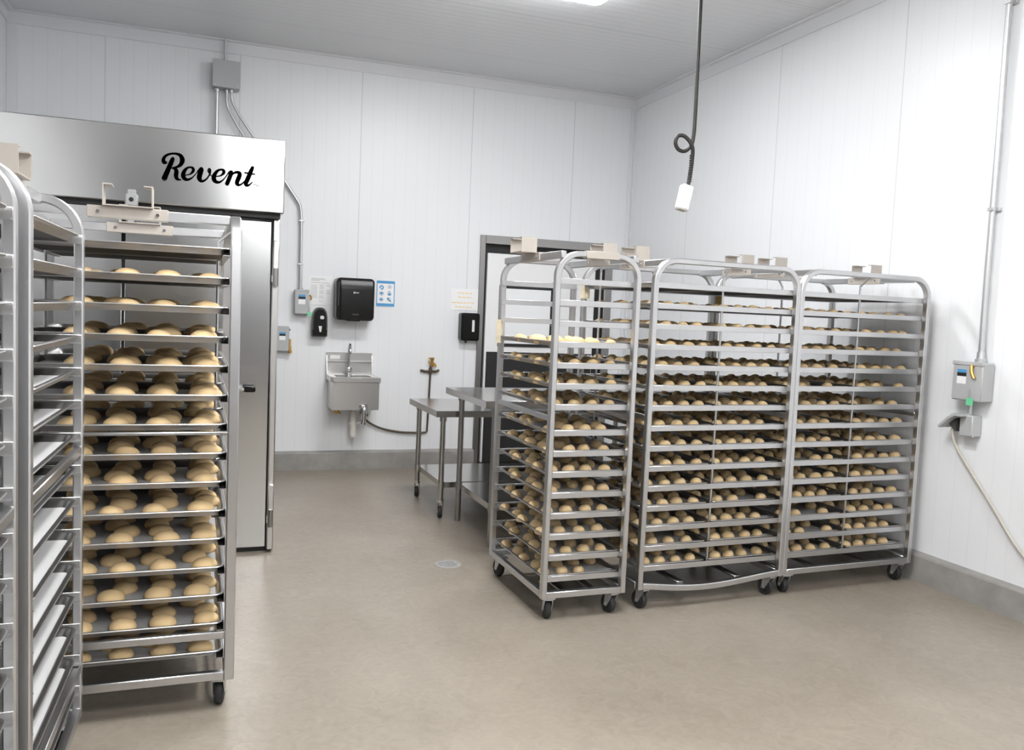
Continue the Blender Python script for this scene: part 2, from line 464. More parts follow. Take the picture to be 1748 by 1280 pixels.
# lettering on the header: strokes (x, z, half width) in metres
STROKES = [
 [(-0.1874,2.2399,.0068),(-0.1959,2.2422,.0085),(-0.1982,2.2569,.0072),(-0.187,2.2761,.0055),(-0.1637,2.2894,.0043),(-0.136,2.2931,.0047),(-0.1123,2.2856,.0077),(-0.1021,2.2639,.0103),(-0.1087,2.2395,.0082),(-0.1265,2.2232,.0051),(-0.1487,2.2156,.003)],
 [(-0.151,2.2644,.0077),(-0.1568,2.2484,.0094),(-0.1754,2.1989,.0102),(-0.1932,2.1532,.0115)],
 [(-0.1542,2.2132,.0026),(-0.1392,2.211,.0064),(-0.1313,2.1973,.009),(-0.1336,2.1756,.009),(-0.1291,2.1592,.0073),(-0.1179,2.1539,.0039),(-0.1062,2.154,.0017)],
 [(-0.0837,2.1817,.0017),(-0.0613,2.1894,.003),(-0.0459,2.2064,.0061),(-0.0466,2.2219,.0061),(-0.0597,2.227,.0039),(-0.0769,2.2208,.0048),(-0.0909,2.2021,.0078),(-0.0967,2.1805,.0095),(-0.0904,2.1637,.0086),(-0.073,2.158,.0056),(-0.0523,2.1691,.003),(-0.0374,2.1861,.0022),(-0.0245,2.2029,.0017)],
 [(-0.0275,2.1981,.0017),(-0.016,2.2166,.0031),(-0.0043,2.2242,.007),(-0.0029,2.2179,.0096),(-0.0092,2.1966,.0105),(-0.0132,2.1756,.0105),(-0.0077,2.1604,.0079),(0.0046,2.157,.0053),(0.0228,2.1688,.0035),(0.0383,2.1919,.0031),(0.0441,2.2123,.0044),(0.0396,2.2243,.0066),(0.0353,2.2161,.0057)],
 [(0.0353,2.2161,.0053),(0.0399,2.2027,.0026),(0.0502,2.1907,.0018),(0.0613,2.1895,.0018)],
 [(0.0767,2.1896,.0018),(0.0988,2.1963,.0031),(0.1141,2.2116,.0062),(0.1139,2.2255,.0062),(0.1014,2.2298,.004),(0.0837,2.2226,.0053),(0.069,2.2027,.008),(0.0627,2.1818,.0097),(0.0683,2.1647,.0088),(0.0861,2.158,.0058),(0.1059,2.1682,.0031),(0.1234,2.1884,.0022),(0.1386,2.2121,.0018)],
 [(0.1321,2.2022,.0018),(0.143,2.2181,.0036),(0.155,2.222,.0072),(0.1534,2.2098,.0089),(0.1436,2.181,.0089),(0.1338,2.1545,.0089)],
 [(0.1435,2.1856,.0022),(0.1632,2.2117,.0036),(0.1832,2.2229,.0058),(0.1981,2.2197,.0081),(0.2002,2.2073,.0095),(0.1916,2.1831,.0094),(0.1865,2.164,.009),(0.1935,2.1539,.0063),(0.2092,2.1581,.0036),(0.2291,2.1796,.0023)],
 [(0.2689,2.2573,.0077),(0.2598,2.234,.0095),(0.2426,2.1879,.01),(0.2344,2.166,.0095),(0.2386,2.1547,.0068),(0.2522,2.1583,.0041),(0.2696,2.1758,.0018)],
 [(0.2287,2.2245,.0036),(0.2555,2.2223,.0036),(0.2815,2.2211,.0036)],
 [(0.2744,2.1641,.0015),(0.2871,2.1643,.0015)], [(0.2808,2.1642,.0015),(0.2801,2.1505,.0015)],
 [(0.2892,2.1513,.0015),(0.2899,2.1636,.0015),(0.2951,2.1556,.0015),(0.3004,2.1636,.0015),(0.3011,2.151,.0015)]]
lt = MB()
for si, st in enumerate(STROKES):
    pts = bez([(x, z, hw_ * 1.22 + .0004) for x, z, hw_ in st], 8) if len(st) > 2 and si < 12 else [Vector(q) for q in st]
    yy = -.1105 - si * .00012
    # flat discs and strips give a pen stroke of varying width
    for p in pts:
        k = 12; r = p.z
        lt.add([(ox(p.x + r * math.cos(2 * math.pi * i / k)), yy - .0008, p.y + r * math.sin(2 * math.pi * i / k)) for i in range(k)], [tuple(range(k))])
    for a, b in zip(pts[:-1], pts[1:]):
        d = Vector((b.x - a.x, b.y - a.y)); nrm = Vector((-d.y, d.x)).normalized() if d.length > 1e-6 else Vector((0, 1))
        lt.add([(ox(a.x + nrm.x * a.z), yy - .0008, a.y + nrm.y * a.z), (ox(b.x + nrm.x * b.z), yy - .0008, b.y + nrm.y * b.z),
                (ox(b.x - nrm.x * b.z), yy - .0008, b.y - nrm.y * b.z), (ox(a.x - nrm.x * a.z), yy - .0008, a.y - nrm.y * a.z)], [(0, 1, 2, 3)])
lt.build('lettering', M['logo'], header, smooth=False)

# ================================================================== RACKS
LEV2 = [1.685 - .1041 * k for k in range(15)]
LEV1 = [1.677, 1.573, 1.473, 1.372, 1.270, 1.169, 1.067, .940, .838, .735, .632, .530, .426, .322, .217]
H = 1.808; ZB = .117; RB = .112; PA, PB = .028, .036


def rsec(a, b, c=.004):
    return [(-a / 2 + c, -b / 2), (a / 2 - c, -b / 2), (a / 2, -b / 2 + c), (a / 2, b / 2 - c), (a / 2 - c, b / 2), (-a / 2 + c, b / 2), (-a / 2, b / 2 - c), (-a / 2, -b / 2 + c)]


def arch_path(w, v):
    a = PA / 2; z1 = H - a
    p = [(a, v, ZB)]
    p += [(x, v, z) for x, z in arc(a + RB, z1 - RB, RB, 180, 90, 9)]
    p += [(x, v, z) for x, z in arc(w - a - RB, z1 - RB, RB, 90, 0, 9)]
    p += [(w - a, v, ZB)]
    return p


def caster_parts(root, x, y, z, yaw, r=.047, name='caster', wheel_w=.030, metal='zinc', black_fork=False):
    hub = MB().box(-.038, .038, -.030, .030, z - .008, z).lathe([(.022, z - .016), (.026, z - .008)], n=14)
    for s in (-1, 1):
        hub.prism([(-.030, z - .014), (.022, z - .014), (.026, r + .012), (.030, r - .012), (.010, r - .012), (-.020, z - .034)], s * (wheel_w / 2 + .004), s * (wheel_w / 2 + .007), 'xz')
    hub.box(-.030, .022, -wheel_w / 2 - .007, wheel_w / 2 + .007, z - .016, z - .012)
    hub.lathe([(.006, -wheel_w / 2 - .010), (.006, wheel_w / 2 + .010)], (.018, 0, r), 'y', 10)
    hub.rot((0, 0, 0), 'Z', yaw).move((x, y, 0))
    c = hub.build(name, M[metal], root)
    wh = MB().lathe([(.012, -wheel_w / 2), (r * .62, -wheel_w / 2), (r * .66, -wheel_w * .40), (r * .90, -wheel_w / 2), (r, -wheel_w * .28), (r, wheel_w * .28), (r * .90, wheel_w / 2), (r * .66, wheel_w * .40), (r * .62, wheel_w / 2), (.012, wheel_w / 2)], (.018, 0, r), 'y', 28)
    wh.rot((0, 0, 0), 'Z', yaw).move((x, y, 0))
    wh.build('wheel', M['blackmat'], c)
    return c


def make_rack(label, loc, rz, wd, d, lev, single, bent=False, low_tie=False, arch_plate=False, seed=0, edge_bars=False, hang_off=.115, mid=(.988, 1.016)):
    rnd = random.Random(seed)
    t = thing('bakery_rack', label, 'rack', loc, rz, 'wheeled bakery racks')
    # two arched end frames with their bottom bar
    MB().sweep(arch_path(wd, PB / 2), rsec(PA, PB), up=(0, 1, 0)).build('front_frame', M['alu'], t)
    MB().sweep(arch_path(wd, d - PB / 2), rsec(PA, PB), up=(0, 1, 0)).build('back_frame', M['alu'], t)
    for v in (PB / 2, d - PB / 2):
        if bent and v < .1:
            pts = [(PA, v, 0)] + [(PA + (wd - 2 * PA) * k / 16, v, -.034 * math.sin(math.pi * min(1, (k / 16) ** .85)) ** 1.4) for k in range(1, 16)] + [(wd - PA, v, 0)]
            pts = [(x, y, z + ZB + .016) for x, y, z in pts]
            MB().sweep(pts, rsec(.032, .032), up=(0, 1, 0)).build('bottom_bar', M['alu'], t)
        else:
            MB().box(PA, wd - PA, v - .017, v + .017, ZB, ZB + .032, .003).build('bottom_bar', M['alu'], t)
    for u in (PA / 2, wd - PA / 2):
        MB().box(u - .014, u + .014, PB, d - PB, ZB, ZB + .032, .003).build('base_bar', M['alu'], t)
    for f_ in ((.33, .67) if single else (.30, .70)):
        MB().box(wd * f_ - .02, wd * f_ + .02, PB, d - PB, ZB + .002, ZB + .014, .003).build('base_slat', M['steel_dark'], t)
    # rails the pans slide on
    for z in lev:
        r = MB()
        for v0, s in ((PB, 1), (d - PB, -1)):
            r.box(.004, wd - .004, v0, v0 + s * .003, z - .028, z).box(.004, wd - .004, v0, v0 + s * .026, z - .028, z - .0255)
            m_ = MB().box(.004, wd - .004, v0, v0 + s * .0035, z - .028, z, .001).box(.004, wd - .004, v0 + s * .0035, v0 + s * .026, z - .028, z - .0255)
            m_.build('rail', M['alu'], t)
    # cross bars on top with the lifting hangers
    off = .035 if edge_bars else hang_off
    for u, s in ((off, 1), (wd - off, -1)):
        if edge_bars:        # bar laid across the two elbows
            cb = MB().box(u - .014, u + .014, .002, d - .002, H - .039, H - .004, .003).build('cross_bar', M['alu'], t)
        else:
            cb = MB().box(u - .016, u + .016, PB, d - PB, H - .036, H - .002, .003).build('cross_bar', M['alu'], t)
        m = d / 2
        pl = MB().box(u - .020, u + .020, m - .13, m + .13, H - .040, H + .001, .002)
        pl.build('hanger_plate', M['beige'], cb)
        for vv in (m - .095, m + .095):
            MB().lathe([(.006, u - .026), (.006, u + .026)], (0, vv, H - .02), 'x', 10).build('bolt', M['chrome'], cb)
        ch = MB(); a0, a1 = (u - .042, u + .042) if not edge_bars else ((-.062, .022) if s > 0 else (wd - .064, wd + .020)); hz = H + .001
        ch.box(a0, a1, m - .080, m + .080, hz, hz + .004)
        for q in (-1, 1):
            ch.box(a0, a1, m + q * .080, m + q * .076, hz + .004, hz + .075).box(a0, a1, m + q * .076, m + q * .050, hz + .071, hz + .075)
        ch.build('hanger_channel', M['beige'], cb)
    if arch_plate:
        MB().box(wd * .33, wd * .72, -.003, PB + .003, H - .033, H + .003, .002).build('arch_plate', M['beige'], t)
    # stop rods
    if single:
        MB().tube([(wd - .03, d / 2, ZB + .03), (wd - .03, d / 2, H - .11), (wd - .03, d / 2, H - .036)], .006, 8).build('stop_rod', M['alu'], t)
    else:
        for v in (PB + .032, d - PB - .032):
            MB().tube([(wd / 2, v, lev[-1] - .03), (wd / 2, v, H - .075), (wd / 2 + .010, PB / 2 if v < d / 2 else d - PB / 2, H - .026)], .0065, 8).build('stop_rod', M['alu'], t)
    # ties across the open end
    MB().box(.002, .022, PB, d - PB, mid[0], mid[1], .003).build('tie_bar', M['alu'], t)
    if low_tie:
        MB().box(.0, .022, PB, d - PB, .272, .300, .003).build('tie_bar', M['alu'], t)
    MB().box(wd - .022, wd - .002, PB, d - PB, .988, 1.016, .003).build('tie_bar', M['alu'], t)
    for cx, cy in ((.055, .05), (wd - .055, .05), (.055, d - .05), (wd - .055, d - .05)):
        caster_parts(t, cx, cy, ZB, rnd.uniform(-.3, .3) + math.pi / 2 - rz, name='caster')
    return t


def local(t, p):
    c, s = math.cos(t.rotation_euler.z), math.sin(t.rotation_euler.z)
    return (t.location.x + c * p[0] - s * p[1], t.location.y + s * p[0] + c * p[1], p[2])


R1 = dict(w=.459, d=.79, lev=LEV1); R2 = dict(w=.921, d=.80, lev=LEV2); R3 = dict(w=.956, d=.79, lev=LEV2)
RC = dict(w=.93, d=.750, lev=LEV2); RA = dict(w=.92, d=.79, lev=LEV2); RBk = dict(w=.92, d=.79, lev=LEV2)
rack1 = make_rack('narrow aluminium rack of dough balls in front of the white door', (1.578, 3.714, 0), .007, R1['w'], R1['d'], R1['lev'], True, arch_plate=True, seed=1, edge_bars=True)
rack2 = make_rack('wide aluminium rack of dough balls with a bent bottom bar', (2.118, 3.733, 0), .043, R2['w'], R2['d'], R2['lev'], False, bent=True, seed=2)
rack3 = make_rack('wide aluminium rack of dough balls beside the right wall', (3.043, 3.777, 0), .043, R3['w'], R3['d'], R3['lev'], False, seed=3)
rackC = make_rack('aluminium rack of larger oval rolls parked before the steel oven', (.137, 3.172, 0), math.pi / 2 + .006, RC['w'], RC['d'], RC['lev'], False, low_tie=True, seed=4, mid=(1.021, 1.033))
yA = -.030
oA = (-.345 - RA['w'] * math.cos(yA) + RA['d'] * math.sin(yA), 3.03 - RA['w'] * math.sin(yA) - RA['d'] * math.cos(yA), 0)
rackA = make_rack('aluminium rack of empty paper-lined pans beside the rack of rolls', oA, yA, RA['w'], RA['d'], RA['lev'], False, seed=5, hang_off=.132)
rackB = make_rack('aluminium rack of empty pans cut off at the left edge', (-.384 - RBk['w'], 2.19 - RBk['d'], 0), 0.0, RBk['w'], RBk['d'], RBk['lev'], False, seed=6)
# low tie on the open right side of the two empty racks
for t_, R_ in ((rackA, RA), (rackB, RBk)):
    MB().box(R_['w'] - .022, R_['w'], PB, R_['d'] - PB, .272, .300, .003).build('tie_bar', M['alu'], t_)
# paper tags taped to rack posts


def paper_tag(rack, u0, u1, v0, v1, z0, z1, m):
    MB().box(u0, u1, v0, v1, z0, z1).build('paper_tag', m, rack)


paper_tag(rack1, -.024, .012, R1['d'] - PB - .0015, R1['d'] - PB - .0005, 1.33, 1.46, M['cream_tag'])
paper_tag(rack2, -.02, .04, R2['d'] - PB - .0015, R2['d'] - PB - .0005, 1.60, 1.69, M['cream_tag'])
paper_tag(rack3, -.004, .034, R3['d'] - PB - .0015, R3['d'] - PB - .0005, 1.60, 1.66, M['brown_tag'])
paper_tag(rackC, .06, .11, PB + .028, PB + .029, 1.60, 1.68, M['brown_tag'])

# ================================================================== SHEET PANS
PU, PV, PH = .436, .672, .025


def pan_mesh():
    mb = MB(); n = 4

    def loop(du, dv, r, z):
        return [(x, y, z) for x, y in rrect(PU - du, PV - dv, r, n)]
    loops = [loop(.054, .054, .016, .0012), loop(.030, .030, .022, PH - .002), loop(.022, .022, .024, PH), loop(.004, .004, .030, PH), loop(0, 0, .031, PH - .003),
             loop(.006, .006, .029, PH - .006), loop(.018, .018, .025, PH - .005), loop(.030, .030, .022, PH - .008), loop(.052, .052, .016, 0)]
    k = len(loops[0])
    vs = [p for l in loops for p in l]
    fs = [tuple(range(k))]
    for i in range(len(loops) - 1):
        fs += [(i * k + j, i * k + (j + 1) % k, (i + 1) * k + (j + 1) % k, (i + 1) * k + j) for j in range(k)]
    fs.append(tuple((len(loops) - 1) * k + j for j in range(k))[::-1])
    mb.add(vs, fs)
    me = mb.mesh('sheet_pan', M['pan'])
    me.materials.append(M['pan_base'])                  # near-black underside
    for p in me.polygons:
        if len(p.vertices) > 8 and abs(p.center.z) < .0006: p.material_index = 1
    return me


def liner_mesh(seed, curl=0):
    rnd = random.Random(seed); nx, ny = 8, 12; a, b = (PU - .05) / 2, (PV - .05) / 2
    cs = rnd.choice([(-1, -1), (1, -1), (-1, 1), (1, 1)])
    vs = []
    for i in range(nx + 1):
        for j in range(ny + 1):
            x = -a + 2 * a * i / nx; y = -b + 2 * b * j / ny
            z = .0030
            d = (1 - cs[0] * x / a) / 2 * 1.0 + (1 - cs[1] * y / b) / 2 * 1.6
            if curl and d < .45: z += curl * ((.45 - d) / .45) ** 2
            vs.append((x, y, z))
    fs = [(i * (ny + 1) + j, (i + 1) * (ny + 1) + j, (i + 1) * (ny + 1) + j + 1, i * (ny + 1) + j + 1) for i in range(nx) for j in range(ny)]
    return MB().add(vs, fs).mesh('liner', M['paper'])


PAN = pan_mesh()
LINERS = [liner_mesh(1), liner_mesh(2), liner_mesh(3, .022), liner_mesh(4, .03)]


def bun_mesh(name, m, a, b, h, seed):
    rnd = random.Random(seed); n, k = 16, 7; vs = []; fs = []
    ph = [rnd.uniform(0, 6.28) for _ in range(4)]; am = [rnd.uniform(.01, .05) for _ in range(4)]
    prof = [(.86, 0), (.97, .10), (1.0, .26), (.95, .47), (.82, .68), (.60, .86), (.32, .96)]
    for r, z in prof:
        for i in range(n):
            t = 2 * math.pi * i / n
            q = 1 + am[0] * math.cos(2 * t + ph[0]) + am[1] * math.cos(3 * t + ph[1]) * r
            sk = 1 + am[2] * math.cos(t + ph[2])
            vs.append((a * r * q * math.cos(t) + am[3] * .05 * z, b * r * q * math.sin(t), h * z * (sk if r < 1 else 1)))
    vs.append((0, 0, h))
    for j in range(k - 1):
        fs += [(j * n + i, j * n + (i + 1) % n, (j + 1) * n + (i + 1) % n, (j + 1) * n + i) for i in range(n)]
    fs += [((k - 1) * n + i, (k - 1) * n + (i + 1) % n, len(vs) - 1) for i in range(n)]
    fs.append(tuple(range(n))[::-1])
    return MB().add(vs, fs).mesh(name, m)


ROLLS = [bun_mesh('oval_roll', M['bun'], .036, .0455, .040, s) for s in (11, 12, 13, 14)]
BALLS = [bun_mesh('dough_ball', M['dough'], .0315, .0355, .0375, s) for s in (21, 22, 23, 24)]

_d = '0 1 1 1 3 1 1 1 1 5 4 13 1 1 1 1 1 1 1 3 1 3 1 1 1 1 1 2 4 2 2 1 2 1 1 1 1 1 1 1 1 2 1 1 1 1 1 2 1 1 1 1 1 1 1 2 1 1 1 1 1 1 1 1 1 1 1 1 1 1 1 1 1 1 1 1 1 1 1 1 1 1 1 1 1 1 1 1 1 1 1 1 1 1 1 1 1 1 1 1 1 1 1 1 1 1 1 1 1 1 1 1 1 1 1 1 1 1 1 1 1 1 1 1 1 1 1 1 1 1 1 1 1 1 1 1 1 1 1 1 1 1 1 1 1 1 1 1 1 1 1 1 1 1 1 1 2 1 1 1 1 1 1 1 1 1 1 1 1 1 1 1 1 1 1 1 2 1 1 9 1 1 1 1 1 1 1 1 1 1 1 1 1 1 1 1 16 1 1 1 1 1 1 1 1 1 1 1 1 1 1 1 17 1 1 1 1 1 1 1 1 1 1 1 1 1 1 1 17 1 1 1 1 1 1 1 1 1 1 1 1 1 1 1 17 1 1 1 1 1 1 1 1 1 1 1 21 1 1 1 1 1 1 1 1 1 1 1 21 1 1 1 1 1 1 1 1 1 1 1 45 6 1 10 3 6 2 9 2 1 2 1 3 2 5 4 1 2 1 1 1 1 1 4 1 3 2 1 1 1 1 1 1 2 1 1 1 3 1 4 1 1 1 2 1 1 2 1 1 1 4 4 1 1 1 1 1 1 4 1 4 4 1 1 1 1 1 1 1 4 1 3 5 1 1 1 1 1 1 1 3 1 3 1 3 1 1 1 1 1 1 1 4 4 5 1 1 1 1 1 1 4 4 169 10 5 16 4 2 3 14 1 7 6 1 1 3 1 8 6 3 1 1 1 2 2 2 2 6 1 1 3 1 3 10 2 1 1 1 1 2 2 9 1 1 3 3 1 1 10 1 1 1 1 1 1 2 11 1 1 3 1 2 11 1 1 1 2 1 1 14 1 1 3 1 2 7 3 1 1 1 1 1 1 13 1 1 1 2 1 13 1 1 1 1 1 1 14 1 1 1 2 11 1 1 1 2 1 1 14 1 1 3 1 5 7 1 1 1 3 215 18 2 4 10 1 3 20 14 5 2 14 3 1 1 13 1 1 1 2 1 11 3 2 1 1 1 12 1 1 1 1 2 12 1 1 1 2 1 15 1 1 1 2 1 12 2 1 2 1 1 14 1 2 13 1 1 1 3 1 14 1 1 3 14 1 1 1 2 1 14 1 1 4 13 1 1 1 2 1'.split()
VISIBLE = set(); _k = 0      # running numbers of the buns that show in the photo
for _q in _d:
    _k += int(_q); VISIBLE.add(_k)
buns = []          # every bun: (key, mesh, location, rotation, label, kind)


def put_pan(rack, R, lev, uc, label, group, rnd, liner=None):
    z = R['lev'][lev] - .0252
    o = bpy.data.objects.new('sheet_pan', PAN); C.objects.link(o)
    du = rnd.uniform(-.004, .004)
    o.location = local(rack, (uc + du, R['d'] / 2, z)); o.rotation_euler = (0, 0, rack.rotation_euler.z)
    tag(o, label, 'sheet pan', group)
    l = bpy.data.objects.new('liner', liner or LINERS[rnd.choice((0, 1))]); C.objects.link(l); l.parent = o
    return uc + du, z


def put_bun(rack, u, v, z, rz, meshes, label, rnd, kind):
    m = meshes[rnd.randrange(4)]
    s = rnd.uniform(.93, 1.06)
    buns.append((len(buns), m, local(rack, (u, v, z + .0036)), rack.rotation_euler.z + rz, s, label, kind))


# rack of oval rolls: two pans deep on every level, sheet pans wide side to the front
rnd = random.Random(7)
for lv in range(15):
    for half in (0, 1):
        uc = .228 if half == 0 else RC['w'] - .228
        lab = ('%s sheet pan of oval rolls, %s half, rack before the oven' % (ORD[lv], 'front' if half == 0 else 'rear')) if lv else \
              ('topmost empty sheet pan, %s half, rack before the oven' % ('front' if half == 0 else 'rear'))
        u0, z = put_pan(rackC, RC, lv, uc, lab, 'sheet pans in the rack of rolls', rnd)
        if lv == 0: continue
        for r in range(4):
            for c in range(4):
                sk = rnd.uniform(-.012, .012) + (.018 if (lv * 7 + r) % 3 == 0 else -.008)
                u = u0 - .148 + r * .104 + rnd.uniform(-.006, .006)
                v = .115 + c * .138 + sk + r * .003
                lb = 'oval roll, %s row, %s from right, %s shelf, %s pan, rack before oven' % (ROW[r], ('first', 'second', 'third', 'fourth')[c], ORD[lv], 'front' if half == 0 else 'rear')
                put_bun(rackC, u, v, z, rnd.uniform(-.22, .22), ROLLS, lb, rnd, 'roll')


def ball_pan(rack, R, lv, uc, where, rname, rnd, cols=4, rows=5):
    lab = '%s sheet pan of dough balls, %s' % (ORD[lv], (where + ', ' if where else '') + rname)
    u0, z = put_pan(rack, R, lv, uc, lab, 'sheet pans of dough balls', rnd, LINERS[2 if rnd.random() < .18 else rnd.choice((0, 1))])
    sh = rnd.choice((0, 1)); off = rnd.uniform(-.012, .012)
    for r in range(rows):
        for c in range(cols):
            if rnd.random() < .04: continue
            st = .020 if (r + sh) % 2 else -.020
            u = u0 - (.165 if rack is rack1 else .147) + c * (.100 if rack is rack1 else .099) + st * (.6 if rack is rack1 else 1) + off * .5 + rnd.uniform(-.007, .007)
            v = R['d'] / 2 - PV / 2 + .078 + r * .131 + rnd.uniform(-.012, .012)
            lb = 'small dough ball, %s row, %s from left, %s shelf, %s%s' % (ROW[r], ('first', 'second', 'third', 'fourth')[c], ORD[lv], (where.replace(' side', ' pan') + ', ' if where else ''), rname)
            put_bun(rack, u, v, z, rnd.uniform(-.6, .6), BALLS, lb, rnd, 'ball')


for lv in range(3, 15):
    ball_pan(rack1, R1, lv, R1['w'] / 2, '', 'narrow rack', rnd)
for rack, R, nm in ((rack2, R2, 'middle rack'), (rack3, R3, 'wall rack')):
    for lv in range(15):
        for side in (0, 1):
            uc = .232 if side == 0 else R['w'] - .232
            wh = 'left side' if side == 0 else 'right side'
            if lv == 0:
                put_pan(rack, R, lv, uc, 'topmost empty sheet pan, %s, %s' % (wh, nm), 'empty top sheet pans', rnd)
            else:
                ball_pan(rack, R, lv, uc, wh, nm, rnd)
for rack, R, nm in ((rackA, RA, 'rack beside the rolls'), (rackB, RBk, 'rack cut by left edge')):
    for lv in range(15):
        for side in ((1, 0) if rack is rackA else (1,)):
            uc = .232 if side == 0 else R['w'] - .226
            put_pan(rack, R, lv, uc, '%s empty paper-lined sheet pan, %s side, %s' % (ORD[lv], ('left', 'right')[side], nm), 'empty lined sheet pans', rnd)

# buns: the ones that show are objects, the rest of the dough balls are one mass
mass = {'ball': MB(), 'roll': MB()}
for key, me, loc, rz, s, label, kind in buns:
    if VISIBLE is None or key in VISIBLE:
        o = bpy.data.objects.new(me.name.split('.')[0], me); C.objects.link(o)
        o.location = loc; o.rotation_euler = (0, 0, rz); o.scale = (s, s, s)
        tag(o, label, 'roll' if kind == 'roll' else 'dough ball', 'oval rolls in the oven rack' if kind == 'roll' else 'dough balls on the racks')
        if VISIBLE is None: o['key'] = key
    else:
        c_, s_ = math.cos(rz) * s, math.sin(rz) * s
        n = len(me.vertices); co = np.empty(n * 3); me.vertices.foreach_get('co', co); co = co.reshape(-1, 3)
        P = np.stack([co[:, 0] * c_ - co[:, 1] * s_ + loc[0], co[:, 0] * s_ + co[:, 1] * c_ + loc[1], co[:, 2] * s + loc[2]], 1)
        mass[kind].add(P.tolist(), [tuple(p.vertices) for p in me.polygons])
for kind, nm, lab in (('ball', 'dough_balls', 'remaining small dough balls deep inside the three racks'), ('roll', 'oval_rolls', 'remaining oval rolls deep inside the rack before the oven')):
    if mass[kind].v:
        o = mass[kind].build(nm, M['dough'] if kind == 'ball' else M['bun'])
        tag(o, lab, 'dough ball' if kind == 'ball' else 'roll'); o['kind'] = 'stuff'

# ================================================================== WORK TABLES


def table(label, x0, x1, y0, y1, z, legs, shelf_z, wheels):
    t = thing('work_table', label, 'table', (x0, y0, 0), 0, 'steel work tables')
    L_, D_ = x1 - x0, y1 - y0
    tp = MB().box(0, L_, 0, D_, z - .004, z, .001)
    tp.box(0, L_, 0, .004, z - .045, z - .004).box(0, L_, D_ - .004, D_, z - .045, z - .004).box(0, .004, .004, D_ - .004, z - .045, z - .004).box(L_ - .004, L_, .004, D_ - .004, z - .045, z - .004)
    tp.build('table_top', M['table'], t)
    xs = [a for a, _ in legs]; ys = [b for _, b in legs]
    for a, b in legs:
        lz = .13 if wheels else .0
        lg = MB().lathe([(.020, lz + (0 if wheels else .02)), (.020, z - .005)], (a, b, 0), n=18).lathe([(.026, z - .08), (.026, z - .006)], (a, b, 0), n=18).lathe([(.0235, shelf_z - .05), (.0235, shelf_z + .01)], (a, b, 0), n=18)
        if not wheels:
            lg.lathe([(.019, 0.0), (.019, .02)], (a, b, 0), n=18)
        lo = lg.build('leg', M['steel_dark'] if not wheels else M['table'], t)
        if wheels:
            c = MB().lathe([(.026, .118), (.026, .135)], (a, b, 0), n=16).build('caster', M['chrome'], lo)
            q = MB()
            for s in (-1, 1):
                q.prism([(-.02, .118), (.02, .118), (.022, .045), (-.005, .03)], s * .015, s * .019, 'xz')
            q.box(-.02, .02, -.019, .019, .112, .118)
            q.rot((0, 0, 0), 'Z', 1.1).move((a, b, 0)).build('fork', M['chrome'], c)
            MB().lathe([(.008, -.013), (.030, -.013), (.040, -.012), (.043, -.006), (.043, .006), (.040, .012), (.030, .013), (.008, .013)], (.008, 0, .043), 'y', 24).rot((0, 0, 0), 'Z', 1.1).move((a, b, 0)).build('wheel', M['blackmat'], c)
    sx0, sx1, sy0, sy1 = min(xs), max(xs), min(ys), max(ys)
    sh = MB().box(sx0, sx1, sy0, sy1, shelf_z - .004, shelf_z)
    sh.box(sx0, sx1, sy0, sy0 + .004, shelf_z - .040, shelf_z - .004).box(sx0, sx1, sy1 - .004, sy1, shelf_z - .040, shelf_z - .004)
    sh.box(sx0, sx0 + .004, sy0, sy1, shelf_z - .040, shelf_z - .004).box(sx1 - .004, sx1, sy0, sy1, shelf_z - .040, shelf_z - .004)
    sh.build('shelf', M['table'], t)
    return t


table('lower stainless work table on casters below the wall tap', 1.583, 3.10, 5.775, 6.60, .785, [(.067, .06), (.067, .76), (1.45, .06), (1.45, .76)], .26, True)
table('taller stainless work table overlapping the lower one', 1.68, 3.20, 4.98, 5.90, .945, [(.085, .06), (.075, .755), (1.45, .06), (1.45, .755)], .275, False)

# ================================================================== HAND SINK
sk = thing('hand_sink', 'small stainless hand sink on the white back wall', 'sink', (1.30, YB, 0))
sxx = lambda x: x - 1.30
bs = MB().box(sxx(1.083), sxx(1.497), -.016, -.001, .80, 1.075, .003).box(sxx(1.083), sxx(1.497), -.035, -.012, .985, 1.0, .004)
bs.prism([(-.001, 1.075), (-.03, 1.02), (-.05, .88), (-.001, .88)], sxx(1.0835), sxx(1.0875), 'yz').prism([(-.001, 1.075), (-.03, 1.02), (-.05, .88), (-.001, .88)], sxx(1.4925), sxx(1.4965), 'yz')
bs.build('backsplash', M['steel2'], sk)
y1 = -.35; zt = .875
rim = MB()
rim.box(sxx(1.095), sxx(1.52), y1, y1 + .05, zt - .045, zt, .004).box(sxx(1.085), sxx(1.14), y1 + .05, -.016, zt - .045, zt, .004).box(sxx(1.46), sxx(1.512), y1 + .05, -.016, zt - .045, zt, .004).box(sxx(1.14), sxx(1.46), -.08, -.016, zt - .045, zt, .004)
rim.build('rim', M['steel2'], sk)
ap = MB().box(sxx(1.105), sxx(1.508), y1 + .012, y1 + .016, .585, zt - .045).box(sxx(1.100), sxx(1.104), y1 + .016, -.002, .585, zt - .045).box(sxx(1.504), sxx(1.508), y1 + .016, -.002, .585, zt - .045).box(sxx(1.104), sxx(1.504), y1 + .016, -.002, .585, .589)
ap.build('apron', M['steel2'], sk)
bw = MB().box(sxx(1.14), sxx(1.46), y1 + .05, -.08, .70, .704).box(sxx(1.138), sxx(1.141), y1 + .05, -.08, .70, zt - .02).box(sxx(1.459), sxx(1.462), y1 + .05, -.08, .70, zt - .02)
bw.build('basin', M['steel2'], sk)
